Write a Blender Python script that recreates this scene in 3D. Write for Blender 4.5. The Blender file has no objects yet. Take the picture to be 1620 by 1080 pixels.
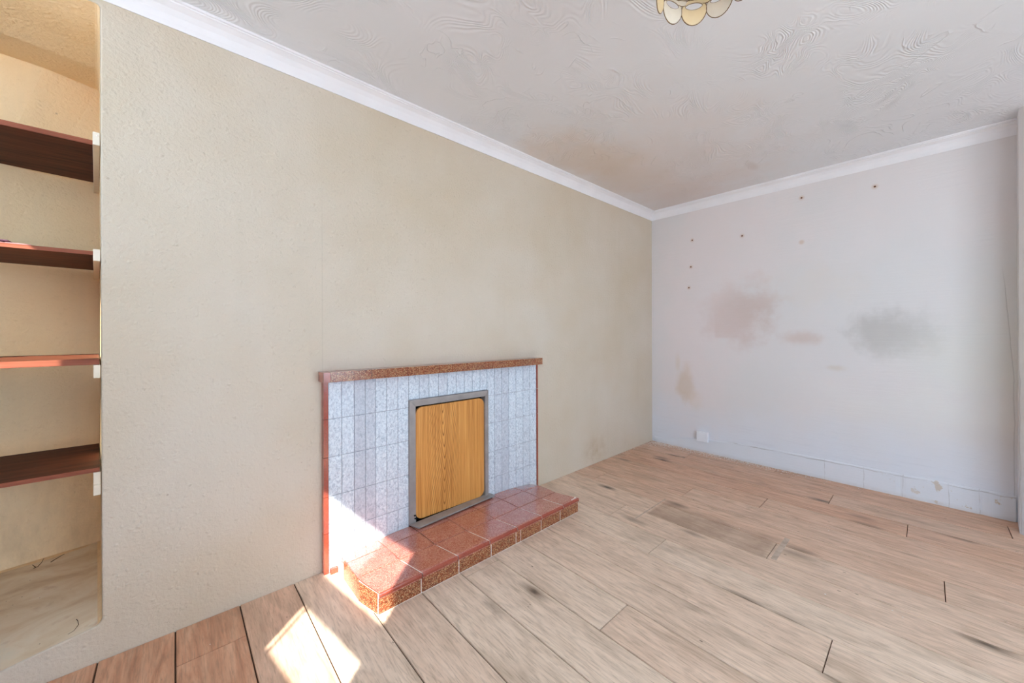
import bpy, bmesh, math, random
from mathutils import Vector, Matrix, noise
random.seed(7)
SC = bpy.context.scene
COL = SC.collection

# ------------------------------------------------------------------ helpers
def lin(r, g, b):
    f = lambda c: c/12.92 if c <= .04045 else ((c+.055)/1.055)**2.4
    return (f(r/255), f(g/255), f(b/255), 1)

class NB:
    """small node-tree writer"""
    def __init__(s, name, rough=.6, spec=.3):
        s.m = bpy.data.materials.new(name); s.m.use_nodes = True
        s.t = s.m.node_tree; s.b = s.t.nodes['Principled BSDF']
        s.b.inputs['Roughness'].default_value = rough
        s.b.inputs['Specular IOR Level'].default_value = spec
        s._pos = None
    def n(s, typ, **kw):
        x = s.t.nodes.new(typ)
        for k, v in kw.items(): setattr(x, k, v)
        return x
    def put(s, sock, v):
        if isinstance(v, bpy.types.NodeSocket): s.t.links.new(v, sock)
        elif v is not None: sock.default_value = v
    def pos(s):
        if s._pos is None: s._pos = s.n('ShaderNodeNewGeometry').outputs['Position']
        return s._pos
    def objpos(s): return s.n('ShaderNodeTexCoord').outputs['Object']
    def mapv(s, v, loc=(0,0,0), rot=(0,0,0), sc=(1,1,1)):
        x = s.n('ShaderNodeMapping'); s.put(x.inputs[0], v)
        x.inputs['Location'].default_value = loc; x.inputs['Rotation'].default_value = rot; x.inputs['Scale'].default_value = sc
        return x.outputs[0]
    def noise(s, v, scale, det=3, rough=.55, dist=0, col=False):
        x = s.n('ShaderNodeTexNoise'); s.put(x.inputs['Vector'], v); x.inputs['Scale'].default_value = scale
        x.inputs['Detail'].default_value = det; x.inputs['Roughness'].default_value = rough; x.inputs['Distortion'].default_value = dist
        return x.outputs['Color' if col else 'Fac']
    def voro(s, v, scale, feature='F1', out='Distance', rnd=1.0):
        x = s.n('ShaderNodeTexVoronoi', feature=feature); s.put(x.inputs['Vector'], v); x.inputs['Scale'].default_value = scale
        x.inputs['Randomness'].default_value = rnd
        return x.outputs[out]
    def math(s, op, a, b=0.0, c=0.0, clamp=False):
        x = s.n('ShaderNodeMath', operation=op, use_clamp=clamp)
        s.put(x.inputs[0], a); s.put(x.inputs[1], b); s.put(x.inputs[2], c)
        return x.outputs[0]
    def rng(s, v, a, b, c=0.0, d=1.0, smooth=False):
        x = s.n('ShaderNodeMapRange', interpolation_type='SMOOTHSTEP' if smooth else 'LINEAR'); s.put(x.inputs[0], v)
        for i, q in enumerate((a, b, c, d)): x.inputs[i+1].default_value = q
        return x.outputs[0]
    def mix(s, f, a, b, blend='MIX'):
        x = s.n('ShaderNodeMix', data_type='RGBA', blend_type=blend)
        s.put(x.inputs[0], f); s.put(x.inputs[6], a); s.put(x.inputs[7], b)
        return x.outputs[2]
    def xyz(s, v):
        x = s.n('ShaderNodeSeparateXYZ'); s.put(x.inputs[0], v); return x.outputs
    def attr(s, name, out='Fac'):
        return s.n('ShaderNodeAttribute', attribute_name=name).outputs[out]
    def ramp(s, v, pts):
        x = s.n('ShaderNodeValToRGB'); s.put(x.inputs[0], v); e = x.color_ramp.elements
        while len(e) < len(pts): e.new(.5)
        for q, (p, c) in zip(e, pts): q.position = p; q.color = c
        return x.outputs[0]
    def bump(s, h, strength=.5, dist=.002, normal=None):
        x = s.n('ShaderNodeBump'); x.inputs['Strength'].default_value = strength; x.inputs['Distance'].default_value = dist
        s.put(x.inputs['Height'], h)
        if normal: s.put(x.inputs['Normal'], normal)
        s.put(s.b.inputs['Normal'], x.outputs[0]); return x.outputs[0]
    def col(s, c): s.put(s.b.inputs['Base Color'], c); return s.m

def mk(name, bm, mat=None, parent=None, smooth=False):
    me = bpy.data.meshes.new(name); bm.normal_update(); bm.to_mesh(me); bm.free()
    o = bpy.data.objects.new(name, me); COL.objects.link(o)
    if mat:
        for m in (mat if isinstance(mat, (list, tuple)) else [mat]): me.materials.append(m)
    if smooth:
        for p in me.polygons: p.use_smooth = True
    if parent is not None:
        o.parent = parent
        q, off = parent, Vector((0,0,0))
        while q is not None: off += q.location; q = q.parent
        me.transform(Matrix.Translation(-off))
    else:
        xs = [v.co for v in me.vertices]
        if xs:
            lo = [min(v[i] for v in xs) for i in range(3)]; hi = [max(v[i] for v in xs) for i in range(3)]
            off = Vector(((lo[0]+hi[0])/2, (lo[1]+hi[1])/2, lo[2]))
            me.transform(Matrix.Translation(-off)); o.location = off
    return o

def tag(o, label=None, cat=None, group=None, kind=None):
    if label: o['label'] = label
    if cat: o['category'] = cat
    if group: o['group'] = group
    if kind: o['kind'] = kind
    return o
def empty(name, loc, label, cat, group=None):
    o = bpy.data.objects.new(name, None); COL.objects.link(o); o.location = loc; o.empty_display_size = .1
    return tag(o, label, cat, group)
def structure(o): o['kind'] = 'structure'; return o

def box(bm, x0, y0, z0, x1, y1, z1, mi=0):
    v = [bm.verts.new(p) for p in ((x0,y0,z0),(x1,y0,z0),(x1,y1,z0),(x0,y1,z0),(x0,y0,z1),(x1,y0,z1),(x1,y1,z1),(x0,y1,z1))]
    fs = []
    for q in ((3,2,1,0),(4,5,6,7),(0,1,5,4),(1,2,6,5),(2,3,7,6),(3,0,4,7)):
        f = bm.faces.new([v[i] for i in q]); f.material_index = mi; fs.append(f)
    return fs
def prism(bm, poly, axis, a, b, mi=0):
    """extrude a 2-D polygon along axis between a and b"""
    def P(u, v, w): return {0: (w,u,v), 1: (u,w,v), 2: (u,v,w)}[axis]
    A = [bm.verts.new(P(u, v, a)) for u, v in poly]; B = [bm.verts.new(P(u, v, b)) for u, v in poly]
    n = len(poly); fs = [bm.faces.new(A), bm.faces.new(B[::-1])]
    for i in range(n): fs.append(bm.faces.new([A[i], B[i], B[(i+1)%n], A[(i+1)%n]]))
    for f in fs: f.material_index = mi
    bmesh.ops.recalc_face_normals(bm, faces=fs); return fs
def bevel(bm, w, seg=2, ang=.5):
    es = [e for e in bm.edges if len(e.link_faces) == 2 and e.calc_face_angle(0) > ang]
    bmesh.ops.bevel(bm, geom=es, offset=w, segments=seg, profile=.6, affect='EDGES', clamp_overlap=True)
def tube(bm, pts, r, n=6, r2=None, mi=0):
    rings = []; pts = [Vector(p) for p in pts]
    for i, p in enumerate(pts):
        d = (pts[min(i+1, len(pts)-1)]-pts[max(i-1, 0)]).normalized()
        a = d.orthogonal().normalized(); b = d.cross(a)
        rr = r if r2 is None else r+(r2-r)*i/(len(pts)-1)
        rings.append([bm.verts.new(p+rr*(math.cos(2*math.pi*k/n)*a+math.sin(2*math.pi*k/n)*b)) for k in range(n)])
    for i in range(len(rings)-1):
        best = min(range(n), key=lambda s: (rings[i][0].co-rings[i+1][s].co).length)
        rings[i+1] = rings[i+1][best:]+rings[i+1][:best]
        for k in range(n):
            f = bm.faces.new([rings[i][k], rings[i][(k+1)%n], rings[i+1][(k+1)%n], rings[i+1][k]]); f.material_index = mi; f.smooth = True
    for R in (rings[0][::-1], rings[-1]):
        f = bm.faces.new(R); f.material_index = mi
def floatattr(bm): return bm.faces.layers.float.get('tone') or bm.faces.layers.float.new('tone')
def lathe(bm, prof, c, n=32, mi=0):
    R = [[bm.verts.new((c[0]+r*math.cos(2*math.pi*k/n), c[1]+r*math.sin(2*math.pi*k/n), z)) for k in range(n)] for r, z in prof]
    for i in range(len(R)-1):
        for k in range(n):
            f = bm.faces.new([R[i][k], R[i][(k+1)%n], R[i+1][(k+1)%n], R[i+1][k]]); f.material_index = mi; f.smooth = True

# ------------------------------------------------------------------ materials
def m_cream(name, base, dirty=False):
    N = NB(name, .75, .2); P = N.pos()
    z = N.xyz(P)[2]
    big = N.noise(P, 1.3, 3); c = N.mix(N.rng(big, .35, .7), lin(*base), lin(base[0]-8, base[1]-12, base[2]-19))
    # soft vertical scuffs and a few filled pock marks
    st = N.noise(N.mapv(P, sc=(9,9,.9)), 1.0, 4, .6)
    c = N.mix(N.math('MULTIPLY', N.rng(st, .56, .8), .16), c, lin(186,174,154))
    pk = N.voro(N.mapv(P, sc=(1,1,1)), 5.5)
    c = N.mix(N.math('MULTIPLY', N.rng(pk, .016, .026, 1, 0), .45), c, lin(150,130,112))
    # damp smudge near the skirting line, right of the hearth
    d = N.n('ShaderNodeVectorMath', operation='DISTANCE'); N.put(d.inputs[0], N.mapv(P, sc=(1,1,1.6))); d.inputs[1].default_value = (-1.0,0,.2)
    sm = N.math('MULTIPLY', N.rng(d.outputs[1], .02, .24, 1, 0, True), N.rng(N.noise(P, 14, 4), .35, .65))
    c = N.mix(N.math('MULTIPLY', sm, .5), c, lin(176,150,118))
    # faint paper seam above the chimney breast surround
    x = N.xyz(P)[0]
    seam = N.math('MULTIPLY', N.rng(N.math('ABSOLUTE', N.math('ADD', x, 3.192)), .0012, .003, 1, 0), N.rng(z, 1.5, 1.9, 1, 0))
    c = N.mix(N.math('MULTIPLY', seam, .16), c, lin(150,138,120))
    if dirty:
        c = N.mix(N.math('MULTIPLY', N.rng(N.noise(N.mapv(P, sc=(1.5,1.5,.5)), 6, 5, .65), .48, .72), N.rng(z, .9, .2, 0, .32)), c, lin(150,122,84))
    h = N.math('ADD', N.noise(P, 75, 4, .6), N.math('MULTIPLY', N.math('MULTIPLY', N.rng(N.voro(P, 60), .05, .45, 1, 0), N.rng(N.noise(P, 30, 2), .4, .65)), .45))
    h = N.math('ADD', h, N.math('MULTIPLY', N.noise(P, 6, 3), 1.5))
    N.bump(h, 1.0, .0042)
    return N.col(c)
M_CREAM = m_cream('cream_woodchip', (208,197,181))
M_ALCOVE = m_cream('cream_alcove', (248,224,186), True)

def m_sill():
    N = NB('alcove_sill_plaster', .6, .3); P = N.pos()
    a = N.noise(N.mapv(P, rot=(0,0,.3), sc=(3,6,3)), 1.6, 6, .62, .6)
    c = N.ramp(a, [(.3, lin(206,180,148)), (.45, lin(226,206,176)), (.6, lin(238,224,200)), (.75, lin(230,222,202))])
    sp = N.voro(P, 30); c = N.mix(N.rng(sp, .03, .06, 1, 0), c, lin(110,84,62))
    rust = N.noise(P, 9, 4); c = N.mix(N.math('MULTIPLY', N.rng(rust, .62, .74), .55), c, lin(176,134,100))
    N.bump(a, .4, .003); return N.col(c)
M_SILL = m_sill()

def m_far():
    N = NB('white_damp_plaster', .7, .25); P = N.pos(); X, Y, Z = N.xyz(P)
    c = N.mix(N.rng(N.noise(P, 1.1, 3), .35, .65), lin(221,215,214), lin(215,213,212))
    brush = N.noise(N.mapv(P, rot=(.07,0,0), sc=(1,2.2,34)), 1.4, 4, .6)
    low = N.rng(N.math('ADD', Z, N.math('MULTIPLY', N.noise(P, 3, 2), .3)), .30, .75, 1, 0, True)
    c = N.mix(low, c, lin(216,220,228))
    c = N.mix(N.math('MULTIPLY', N.rng(brush, .55, .75), N.math('MULTIPLY', low, .35)), c, lin(196,200,208))
    n1 = N.noise(P, 4.5, 5, .6)
    def blot(y, z, ry, rz, col, amt, soft=.45, nz=.45):
        v = N.mapv(P, loc=(0, -y/ry, -z/rz), sc=(0, 1/ry, 1/rz))
        l = N.n('ShaderNodeVectorMath', operation='LENGTH'); N.put(l.inputs[0], v)
        e = N.math('ADD', l.outputs['Value'], N.math('MULTIPLY', N.math('SUBTRACT', n1, .5), nz*4))
        return N.math('MULTIPLY', N.rng(e, 1-soft, 1+soft, 1, 0, True), amt), lin(*col)
    for a in ((-.34,.62,.07,.16,(196,174,140),.8,.6,.7), (-.27,.82,.025,.09,(206,188,160),.5,.6,.8), (-.44,.45,.05,.1,(212,196,172),.35,.7,.9),
              (-.80,1.30,.24,.22,(202,184,176),.8,.6,.7), (-1.27,1.08,.13,.05,(204,185,176),.65,.8,.8), (-.42,1.1,.3,.9,(228,215,214),.5,.8),
              (-.75,1.95,.55,.35,(228,217,216),.5,.8), (-1.76,1.13,.20,.13,(182,180,176),.7,.8,.9), (-1.35,1.5,.2,.14,(216,209,201),.4,.8,.8),
              (-1.45,.86,.05,.02,(200,184,164),.4,.9,.9), (-2.1,.95,.25,.25,(218,217,209),.5,.8), (-2.2,1.25,.12,.4,(216,218,214),.4,.8),
              (-1.9,.6,.4,.12,(220,220,216),.4,.8,.8)):
        f, cc = blot(*a); c = N.mix(f, c, cc)
    # square edge of a paler repaint below the pink blotch
    sq = N.math('MULTIPLY', N.math('MULTIPLY', N.rng(Z, 1.075, 1.085), N.rng(Z, 1.18, 1.4, 1, 0)), N.math('MULTIPLY', N.rng(Y, -.62, -.61, 1, 0), N.rng(Y, -1.0, -.8)))
    c = N.mix(N.math('MULTIPLY', sq, .5), c, lin(212,195,190))
    # rust rings round the old wall plugs
    for y, z in ((-.413,2.021),(-.4,1.766),(-.381,1.566),(-.841,1.981),(-1.262,2.202),(-1.682,2.169),(-1.261,1.849)):
        v = N.mapv(P, loc=(0,-y,-z), sc=(0,1,1)); l = N.n('ShaderNodeVectorMath', operation='LENGTH'); N.put(l.inputs[0], v)
        c = N.mix(N.math('MULTIPLY', N.rng(l.outputs['Value'], .006, .026, 1, 0, True), .45), c, lin(196,160,128))
    # long crack near the right-hand corner
    f = N.math('ADD', -2.276, N.math('MULTIPLY', N.math('MAXIMUM', N.math('SUBTRACT', Z, .85), 0), .06))
    f = N.math('ADD', f, N.math('MULTIPLY', N.math('SUBTRACT', N.noise(P, 5, 3), .5), .016))
    ck = N.math('MULTIPLY', N.rng(N.math('ABSOLUTE', N.math('SUBTRACT', Y, f)), .0008, .0026, 1, 0), N.rng(Z, 1.3, 1.55, 1, 0))
    c = N.mix(N.math('MULTIPLY', ck, .3), c, lin(140,138,134))
    h = N.math('ADD', N.math('MULTIPLY', brush, .9), N.math('ADD', N.noise(P, 5, 4), N.math('MULTIPLY', N.noise(P, 90, 3), .35)))
    h = N.math('SUBTRACT', h, N.math('MULTIPLY', ck, .8))
    N.bump(h, .4, .004); return N.col(c)
M_FAR = m_far()

def m_skirt():
    N = NB('old_painted_skirting', .65, .25); P = N.pos(); X, Y, Z = N.xyz(P)
    c = N.mix(N.noise(P, 6, 3), lin(220,223,230), lin(212,217,224))
    wob = N.math('MULTIPLY', N.math('SUBTRACT', N.noise(P, 8, 4), .5), .022)
    ln = N.rng(N.math('ABSOLUTE', N.math('SUBTRACT', N.math('ADD', Z, wob), .140)), .0012, .0042, 1, 0)
    ln = N.math('MULTIPLY', ln, N.rng(N.noise(P, 5, 3), .38, .6))
    for yy in (-1.40,-1.62,-1.815,-2.02,-2.145):
        v = N.math('MULTIPLY', N.rng(N.math('ABSOLUTE', N.math('SUBTRACT', N.math('ADD', Y, wob), yy)), .0006, .003, 1, 0), .6)
        ln = N.math('MAXIMUM', ln, N.math('MULTIPLY', v, N.rng(N.noise(P, 16, 3), .35, .6)))
    c = N.mix(N.math('MULTIPLY', ln, .6), c, lin(128,120,116))
    ch = N.math('MULTIPLY', N.rng(N.noise(P, 13, 4, .6), .6, .63), N.rng(Y, -1.6, -2.1))
    c = N.mix(ch, c, lin(196,182,166))
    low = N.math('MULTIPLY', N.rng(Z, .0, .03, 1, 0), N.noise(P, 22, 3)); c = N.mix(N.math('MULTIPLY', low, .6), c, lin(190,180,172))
    N.bump(N.math('SUBTRACT', N.noise(N.mapv(P, sc=(1,1,8)), 12, 4), ch), .5, .003); return N.col(c)
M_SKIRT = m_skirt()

def m_ceiling():
    N = NB('artex_ceiling', .55, .3); P = N.pos()
    c = N.mix(N.rng(N.noise(P, 1.0, 2), .3, .7), lin(229,232,237), lin(224,227,231))
    n1 = N.noise(P, 2.5, 4, .6)
    def blot(x, y, rx, ry, amt, col):
        v = N.mapv(P, loc=(-x/rx, -y/ry, 0), sc=(1/rx, 1/ry, 0)); l = N.n('ShaderNodeVectorMath', operation='LENGTH'); N.put(l.inputs[0], v)
        e = N.math('ADD', l.outputs['Value'], N.math('MULTIPLY', N.math('SUBTRACT', n1, .5), 1.4))
        return N.math('MULTIPLY', N.rng(e, .3, 1.5, 1, 0, True), amt), lin(*col)
    for a in ((-.9,-.5,1.0,.75,.5,(222,208,200)), (-1.5,-.28,.45,.3,.45,(214,194,170)), (-.95,-.3,.4,.3,.3,(214,194,174)), (-.50,-1.05,.1,.03,.3,(190,178,172)), (-.2,-.4,.5,.5,.4,(214,196,188))):
        f, cc = blot(*a); c = N.mix(f, c, cc)
    # comb swirls: banded waves bent by noise, only in patches
    nn = N.noise(N.mapv(P, rot=(0,0,.7), sc=(1,1.7,1)), 2.6, 1.5, .45, .6)
    comb = N.math('SINE', N.math('MULTIPLY', nn, 290))
    patch = N.rng(N.noise(P, 3.0, 2), .42, .58)
    r = N.noise(N.mapv(P, loc=(3,1,0)), 3.2, 2, .5, 1.5)
    ridge = N.rng(N.math('ABSOLUTE', N.math('SUBTRACT', r, .5)), 0, .014, 1, 0)
    ridge = N.math('MULTIPLY', ridge, N.rng(N.noise(N.mapv(P, loc=(9,2,0)), 4, 2), .52, .62))
    h = N.math('ADD', N.math('MULTIPLY', N.math('MULTIPLY', comb, patch), .13), N.math('ADD', N.math('MULTIPLY', ridge, .42), N.math('MULTIPLY', N.noise(P, 5, 3), .6)))
    N.bump(h, .7, .007); return N.col(c)
M_CEIL = m_ceiling()

def m_plain(name, rgb, rough=.5, spec=.3, metal=0, nz=0, sc=20, bump=0):
    N = NB(name, rough, spec); P = N.pos(); N.b.inputs['Metallic'].default_value = metal
    n = N.noise(P, sc, 4)
    c = N.mix(N.rng(n, .3, .7), lin(*[max(0, q-nz) for q in rgb]), lin(*[min(255, q+nz) for q in rgb]))
    if bump: N.bump(n, .4, bump)
    return N.col(c)
M_COVE = m_plain('coving_paint', (232,231,234), .55, .3, 0, 3, 6, .001)
M_WHITE = m_plain('cream_gloss_batten', (224,212,192), .45, .4, 0, 4, 30, .0006)
M_FRAMEW = m_plain('white_window_frame', (238,238,238), .4)
M_SOCK = m_plain('painted_socket', (228,231,238), .4, .4, 0, 2)
M_METAL = m_plain('dull_grey_metal', (150,144,141), .4, .5, .12, 9, 14)
M_DARK = m_plain('near_black', (26,24,23), .9)  # screws, and the painted shade behind the cover board
M_GROUT = m_plain('white_grout', (236,228,220), .8, .2, 0, 8, 60)
M_PINKG = m_plain('pink_mortar', (206,176,164), .8, .2, 0, 12, 40, .001)
M_TWIG = m_plain('dry_stem', (70,50,34), .8, .1, 0, 10, 40)
M_DUST = m_plain('plaster_crumbs', (226,219,212), .9, .1, 0, 14, 40)
M_PLUG = m_plain('rusty_plug', (112,72,48), .7, .2, 0, 16, 300)
M_PAPERP = m_plain('pink_paper', (214,160,160), .6, .2, 0, 14, 60)
M_PAPERD = m_plain('plum_cover', (92,58,78), .5, .3, 0, 14, 60)
M_PATIO = m_plain('patio_concrete', (214,210,204), .9, .1, 0, 10, 5)
M_OUT = m_plain('sun_block_boards', (226,222,214), .8, .1, 0, 6, 5)

def m_plank():
    N = NB('oak_laminate', .42, .35)
    uv = N.n('ShaderNodeUVMap', uv_map='UVMap').outputs[0]      # u across, v along, shifted per plank
    tone = N.attr('tone')
    g = N.noise(N.mapv(uv, sc=(30,3.6,1)), 1.0, 6, .64, .7)
    rings = N.math('SINE', N.math('MULTIPLY', N.noise(N.mapv(uv, sc=(6.5,.9,1)), 1.0, 2.5, .5, .3), 95))
    g2 = N.noise(N.mapv(uv, sc=(170,13,1)), 1.0, 4, .65)
    cloud = N.noise(N.mapv(uv, sc=(7,2.2,1)), 1.0, 5, .6, .8)
    pale = N.ramp(g, [(.25, lin(202,182,160)), (.42, lin(224,205,184)), (.6, lin(233,215,195)), (.8, lin(238,222,204))])
    red = N.ramp(g, [(.28, lin(160,108,80)), (.45, lin(198,144,112)), (.6, lin(212,162,130)), (.78, lin(222,178,148))])
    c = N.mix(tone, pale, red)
    c = N.mix(N.math('MULTIPLY', N.rng(g2, .5, .66), .42), c, lin(140,116,94))
    c = N.mix(N.math('MULTIPLY', N.rng(cloud, .5, .72), .38), c, lin(146,122,98))
    c = N.mix(N.math('MULTIPLY', N.rng(rings, .3, 1), .17), c, lin(150,128,106))
    # knots: stretched cells, a dark core in a smoky streak
    kv = N.voro(N.mapv(uv, sc=(5.5,2.0,1)), 1.0)
    kn = N.math('ADD', kv, N.math('MULTIPLY', N.math('SUBTRACT', N.noise(N.mapv(uv, sc=(40,12,1)), 1, 3), .5), .10))
    c = N.mix(N.rng(kn, .05, .23, .75, 0, True), c, lin(122,102,84))
    c = N.mix(N.rng(kn, .02, .085, .85, 0, True), c, lin(66,52,42))
    pin = N.voro(N.mapv(uv, sc=(13,6,1)), 1.0); c = N.mix(N.rng(pin, .03, .05, .75, 0), c, lin(90,72,58))
    # worn, dirty rectangle on the boards in the middle of the room
    X, Y, Z = N.xyz(N.pos())
    d = N.math('MULTIPLY', N.math('MULTIPLY', N.rng(Y, -.74, -.76), N.rng(Y, -1.40, -1.36)), N.math('MULTIPLY', N.rng(X, -1.53, -1.50), N.rng(X, -1.30, -1.24, 1, 0)))
    c = N.mix(N.math('MULTIPLY', d, N.rng(N.noise(N.pos(), 7, 4), .3, .6, .25, .6)), c, lin(140,112,90))
    N.put(N.b.inputs['Roughness'], N.rng(N.noise(N.pos(), 3, 3), .3, .7, .38, .52))
    N.bump(N.math('ADD', g, N.math('MULTIPLY', g2, .5)), .2, .0012)
    return N.col(c)
M_PLANK = m_plank()
M_SEAM = m_plain('plank_seam', (80,62,50), .8, .1)

def m_redtile(name, base, hi, speck, dark, amt, coat=.6):
    """glazed tile: cloudy red ground crowded with pale and dark granules"""
    N = NB(name, .2, .5); P = N.pos(); tone = N.attr('tone')
    c = N.mix(N.rng(N.noise(P, 14, 4), .3, .7), lin(*base), lin(*hi))
    c = N.mix(N.math('MULTIPLY', tone, .35), c, lin(*hi))
    v = N.voro(P, 190); a = N.noise(P, 120, 3, .7)
    c = N.mix(N.math('MULTIPLY', N.rng(a, .50, .60), amt*.8), c, lin(*[int((p+q)/2) for p, q in zip(base, speck)]))
    c = N.mix(N.math('MULTIPLY', N.rng(N.noise(N.mapv(P, loc=(3,1,7)), 150, 2), .52, .62), .8*amt), c, lin(*dark))
    c = N.mix(N.math('MULTIPLY', N.rng(v, .18, .34, 1, 0), amt), c, lin(*speck))
    N.b.inputs['Coat Weight'].default_value = coat; N.b.inputs['Coat Roughness'].default_value = .14; N.b.inputs['Coat IOR'].default_value = 1.6
    N.bump(N.noise(P, 40, 3), .1, .0008); return N.col(c)
M_RED = m_redtile('red_glazed_speckle', (166,92,78), (186,118,104), (228,184,162), (136,60,48), .7, 1.0)
M_GOLD = m_redtile('gold_speckle_tile', (124,58,34), (142,74,44), (232,200,146), (78,36,20), .9, .4)
M_TRIM = m_redtile('red_edge_tile', (144,58,42), (160,74,54), (190,112,88), (104,36,26), .3, .6)

def m_bluetile():
    N = NB('blue_white_mottled_tile', .2, .5); P = N.pos(); tone = N.attr('tone')
    v = N.mapv(P, sc=(1.25,1,.9))
    a = N.noise(v, 70, 4, .65, 1.0); b = N.noise(v, 34, 3, .6, 1.4)
    c = N.ramp(a, [(.3, lin(158,172,186)), (.44, lin(196,208,219)), (.56, lin(218,228,236)), (.75, lin(232,239,244))])
    c = N.mix(N.math('MULTIPLY', N.rng(b, .5, .68), .4), c, lin(180,184,196))
    c = N.mix(N.math('MULTIPLY', tone, .75), c, lin(166,166,178))
    N.bump(N.math('ADD', a, b), .35, .0016); return N.col(c)
M_BLUE = m_bluetile()
M_BGROUT = m_plain('tile_joint_grey', (158,160,172), .8, .2, 0, 8, 60)

def m_oakboard():
    N = NB('oak_veneer_board', .38, .4); X, Y, Z = N.xyz(N.pos())
    wob = N.math('MULTIPLY', N.math('SUBTRACT', N.noise(N.mapv(N.pos(), sc=(3,1,1)), 2.2, 3), .5), .05)
    dx = N.math('ADD', N.math('ADD', X, 2.545), wob)
    s = N.math('SQRT', N.math('ADD', N.math('MULTIPLY', dx, N.math('MULTIPLY', dx, 8500)), .35))
    fig = N.math('SUBTRACT', s, N.math('MULTIPLY', Z, 15))
    band = N.math('FRACT', fig)
    line = N.math('MULTIPLY', N.rng(N.math('ABSOLUTE', N.math('SUBTRACT', band, .5)), .04, .17, 1, 0), N.rng(N.math('ABSOLUTE', dx), .07, .13, 1, .15))
    line = N.math('MULTIPLY', line, N.rng(N.noise(N.mapv(N.pos(), sc=(18,1,2)), 2, 3), .3, .6, .35, 1))
    st = N.noise(N.mapv(N.pos(), sc=(60,1,1.4)), 1.5, 4, .6)
    c = N.ramp(st, [(.3, lin(182,118,56)), (.5, lin(212,148,76)), (.7, lin(224,166,94))])
    c = N.mix(N.math('MULTIPLY', N.rng(N.noise(N.mapv(N.pos(), sc=(8,1,.3)), 1.5, 2), .5, .7), .4), c, lin(166,104,48))
    c = N.mix(N.math('MULTIPLY', line, .95), c, lin(112,62,24))
    return N.col(c)
M_OAK = m_oakboard()

def m_shelf(name, dark, light, rough=.6):
    N = NB(name, rough, .2); P = N.pos()
    g = N.noise(N.mapv(P, sc=(2.5,26,26)), 1.6, 6, .65, .7)
    c = N.ramp(g, [(.3, lin(*dark)), (.62, lin(*light)), (.8, lin(*[min(255, q+14) for q in light]))])
    kv = N.voro(N.mapv(P, sc=(5,14,14)), 1.0); c = N.mix(N.rng(kv, .05, .14, .8, 0), c, lin(40,24,16))
    N.bump(g, .2, .001); return N.col(c)
M_SHELF = m_shelf('mahogany_stain', (56,28,17), (100,54,35))
M_LIP = m_shelf('worn_red_edge', (112,58,40), (154,90,68))

def m_capiz(name, rgb):
    N = NB(name, .25, .5); P = N.objpos()
    n = N.noise(P, 30, 4); c = N.mix(n, lin(*rgb), lin(*[min(255, q+20) for q in rgb]))
    N.col(c)
    tr = N.n('ShaderNodeBsdfTranslucent'); N.put(tr.inputs[0], c)
    mx = N.n('ShaderNodeMixShader'); mx.inputs[0].default_value = .45
    N.t.links.new(N.b.outputs[0], mx.inputs[1]); N.t.links.new(tr.outputs[0], mx.inputs[2])
    N.t.links.new(mx.outputs[0], N.t.nodes['Material Output'].inputs[0]); return N.m
M_CAP1 = m_capiz('capiz_amber', (240,222,188)); M_CAP2 = m_capiz('capiz_pale', (234,228,216))
M_BRASS = m_plain('dark_brass', (120,92,56), .35, .5, .7, 12, 60)

def m_glass():
    N = NB('window_glass', .02, .5)
    t = N.n('ShaderNodeBsdfTransparent'); g = N.n('ShaderNodeBsdfGlossy'); g.inputs['Roughness'].default_value = .02
    mx = N.n('ShaderNodeMixShader'); mx.inputs[0].default_value = .05
    N.t.links.new(t.outputs[0], mx.inputs[1]); N.t.links.new(g.outputs[0], mx.inputs[2])
    N.t.links.new(mx.outputs[0], N.t.nodes['Material Output'].inputs[0]); return N.m
M_GLASS = m_glass()

# ------------------------------------------------------------------ camera
F = 590.606; YAW = .8367314; ROLL = -.0031134; HY = 525.861; CAM = Vector((-3.71219, -1.92335, 1.13542))
cd = bpy.data.cameras.new('camera'); cam = bpy.data.objects.new('camera', cd); COL.objects.link(cam)
cd.sensor_width = 36; cd.lens = F/1620*36; cd.shift_y = -(540-HY)/1620; cd.clip_start = .02
fw = Vector((math.cos(YAW), math.sin(YAW), 0)); rt = Vector((math.sin(YAW), -math.cos(YAW), 0)); up = Vector((0,0,1))
r2 = math.cos(ROLL)*rt+math.sin(ROLL)*up; u2 = -math.sin(ROLL)*rt+math.cos(ROLL)*up
cam.matrix_world = Matrix(((r2.x,u2.x,-fw.x,CAM.x),(r2.y,u2.y,-fw.y,CAM.y),(r2.z,u2.z,-fw.z,CAM.z),(0,0,0,1)))
SC.camera = cam

# ------------------------------------------------------------------ room shell
ZT = 2.382                                  # ceiling
BX = lambda y: -4.743-.162*y                # inner face of the rear wall (slightly out of square)
YR = -4.00                                  # main plane of the right-hand wall

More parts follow.
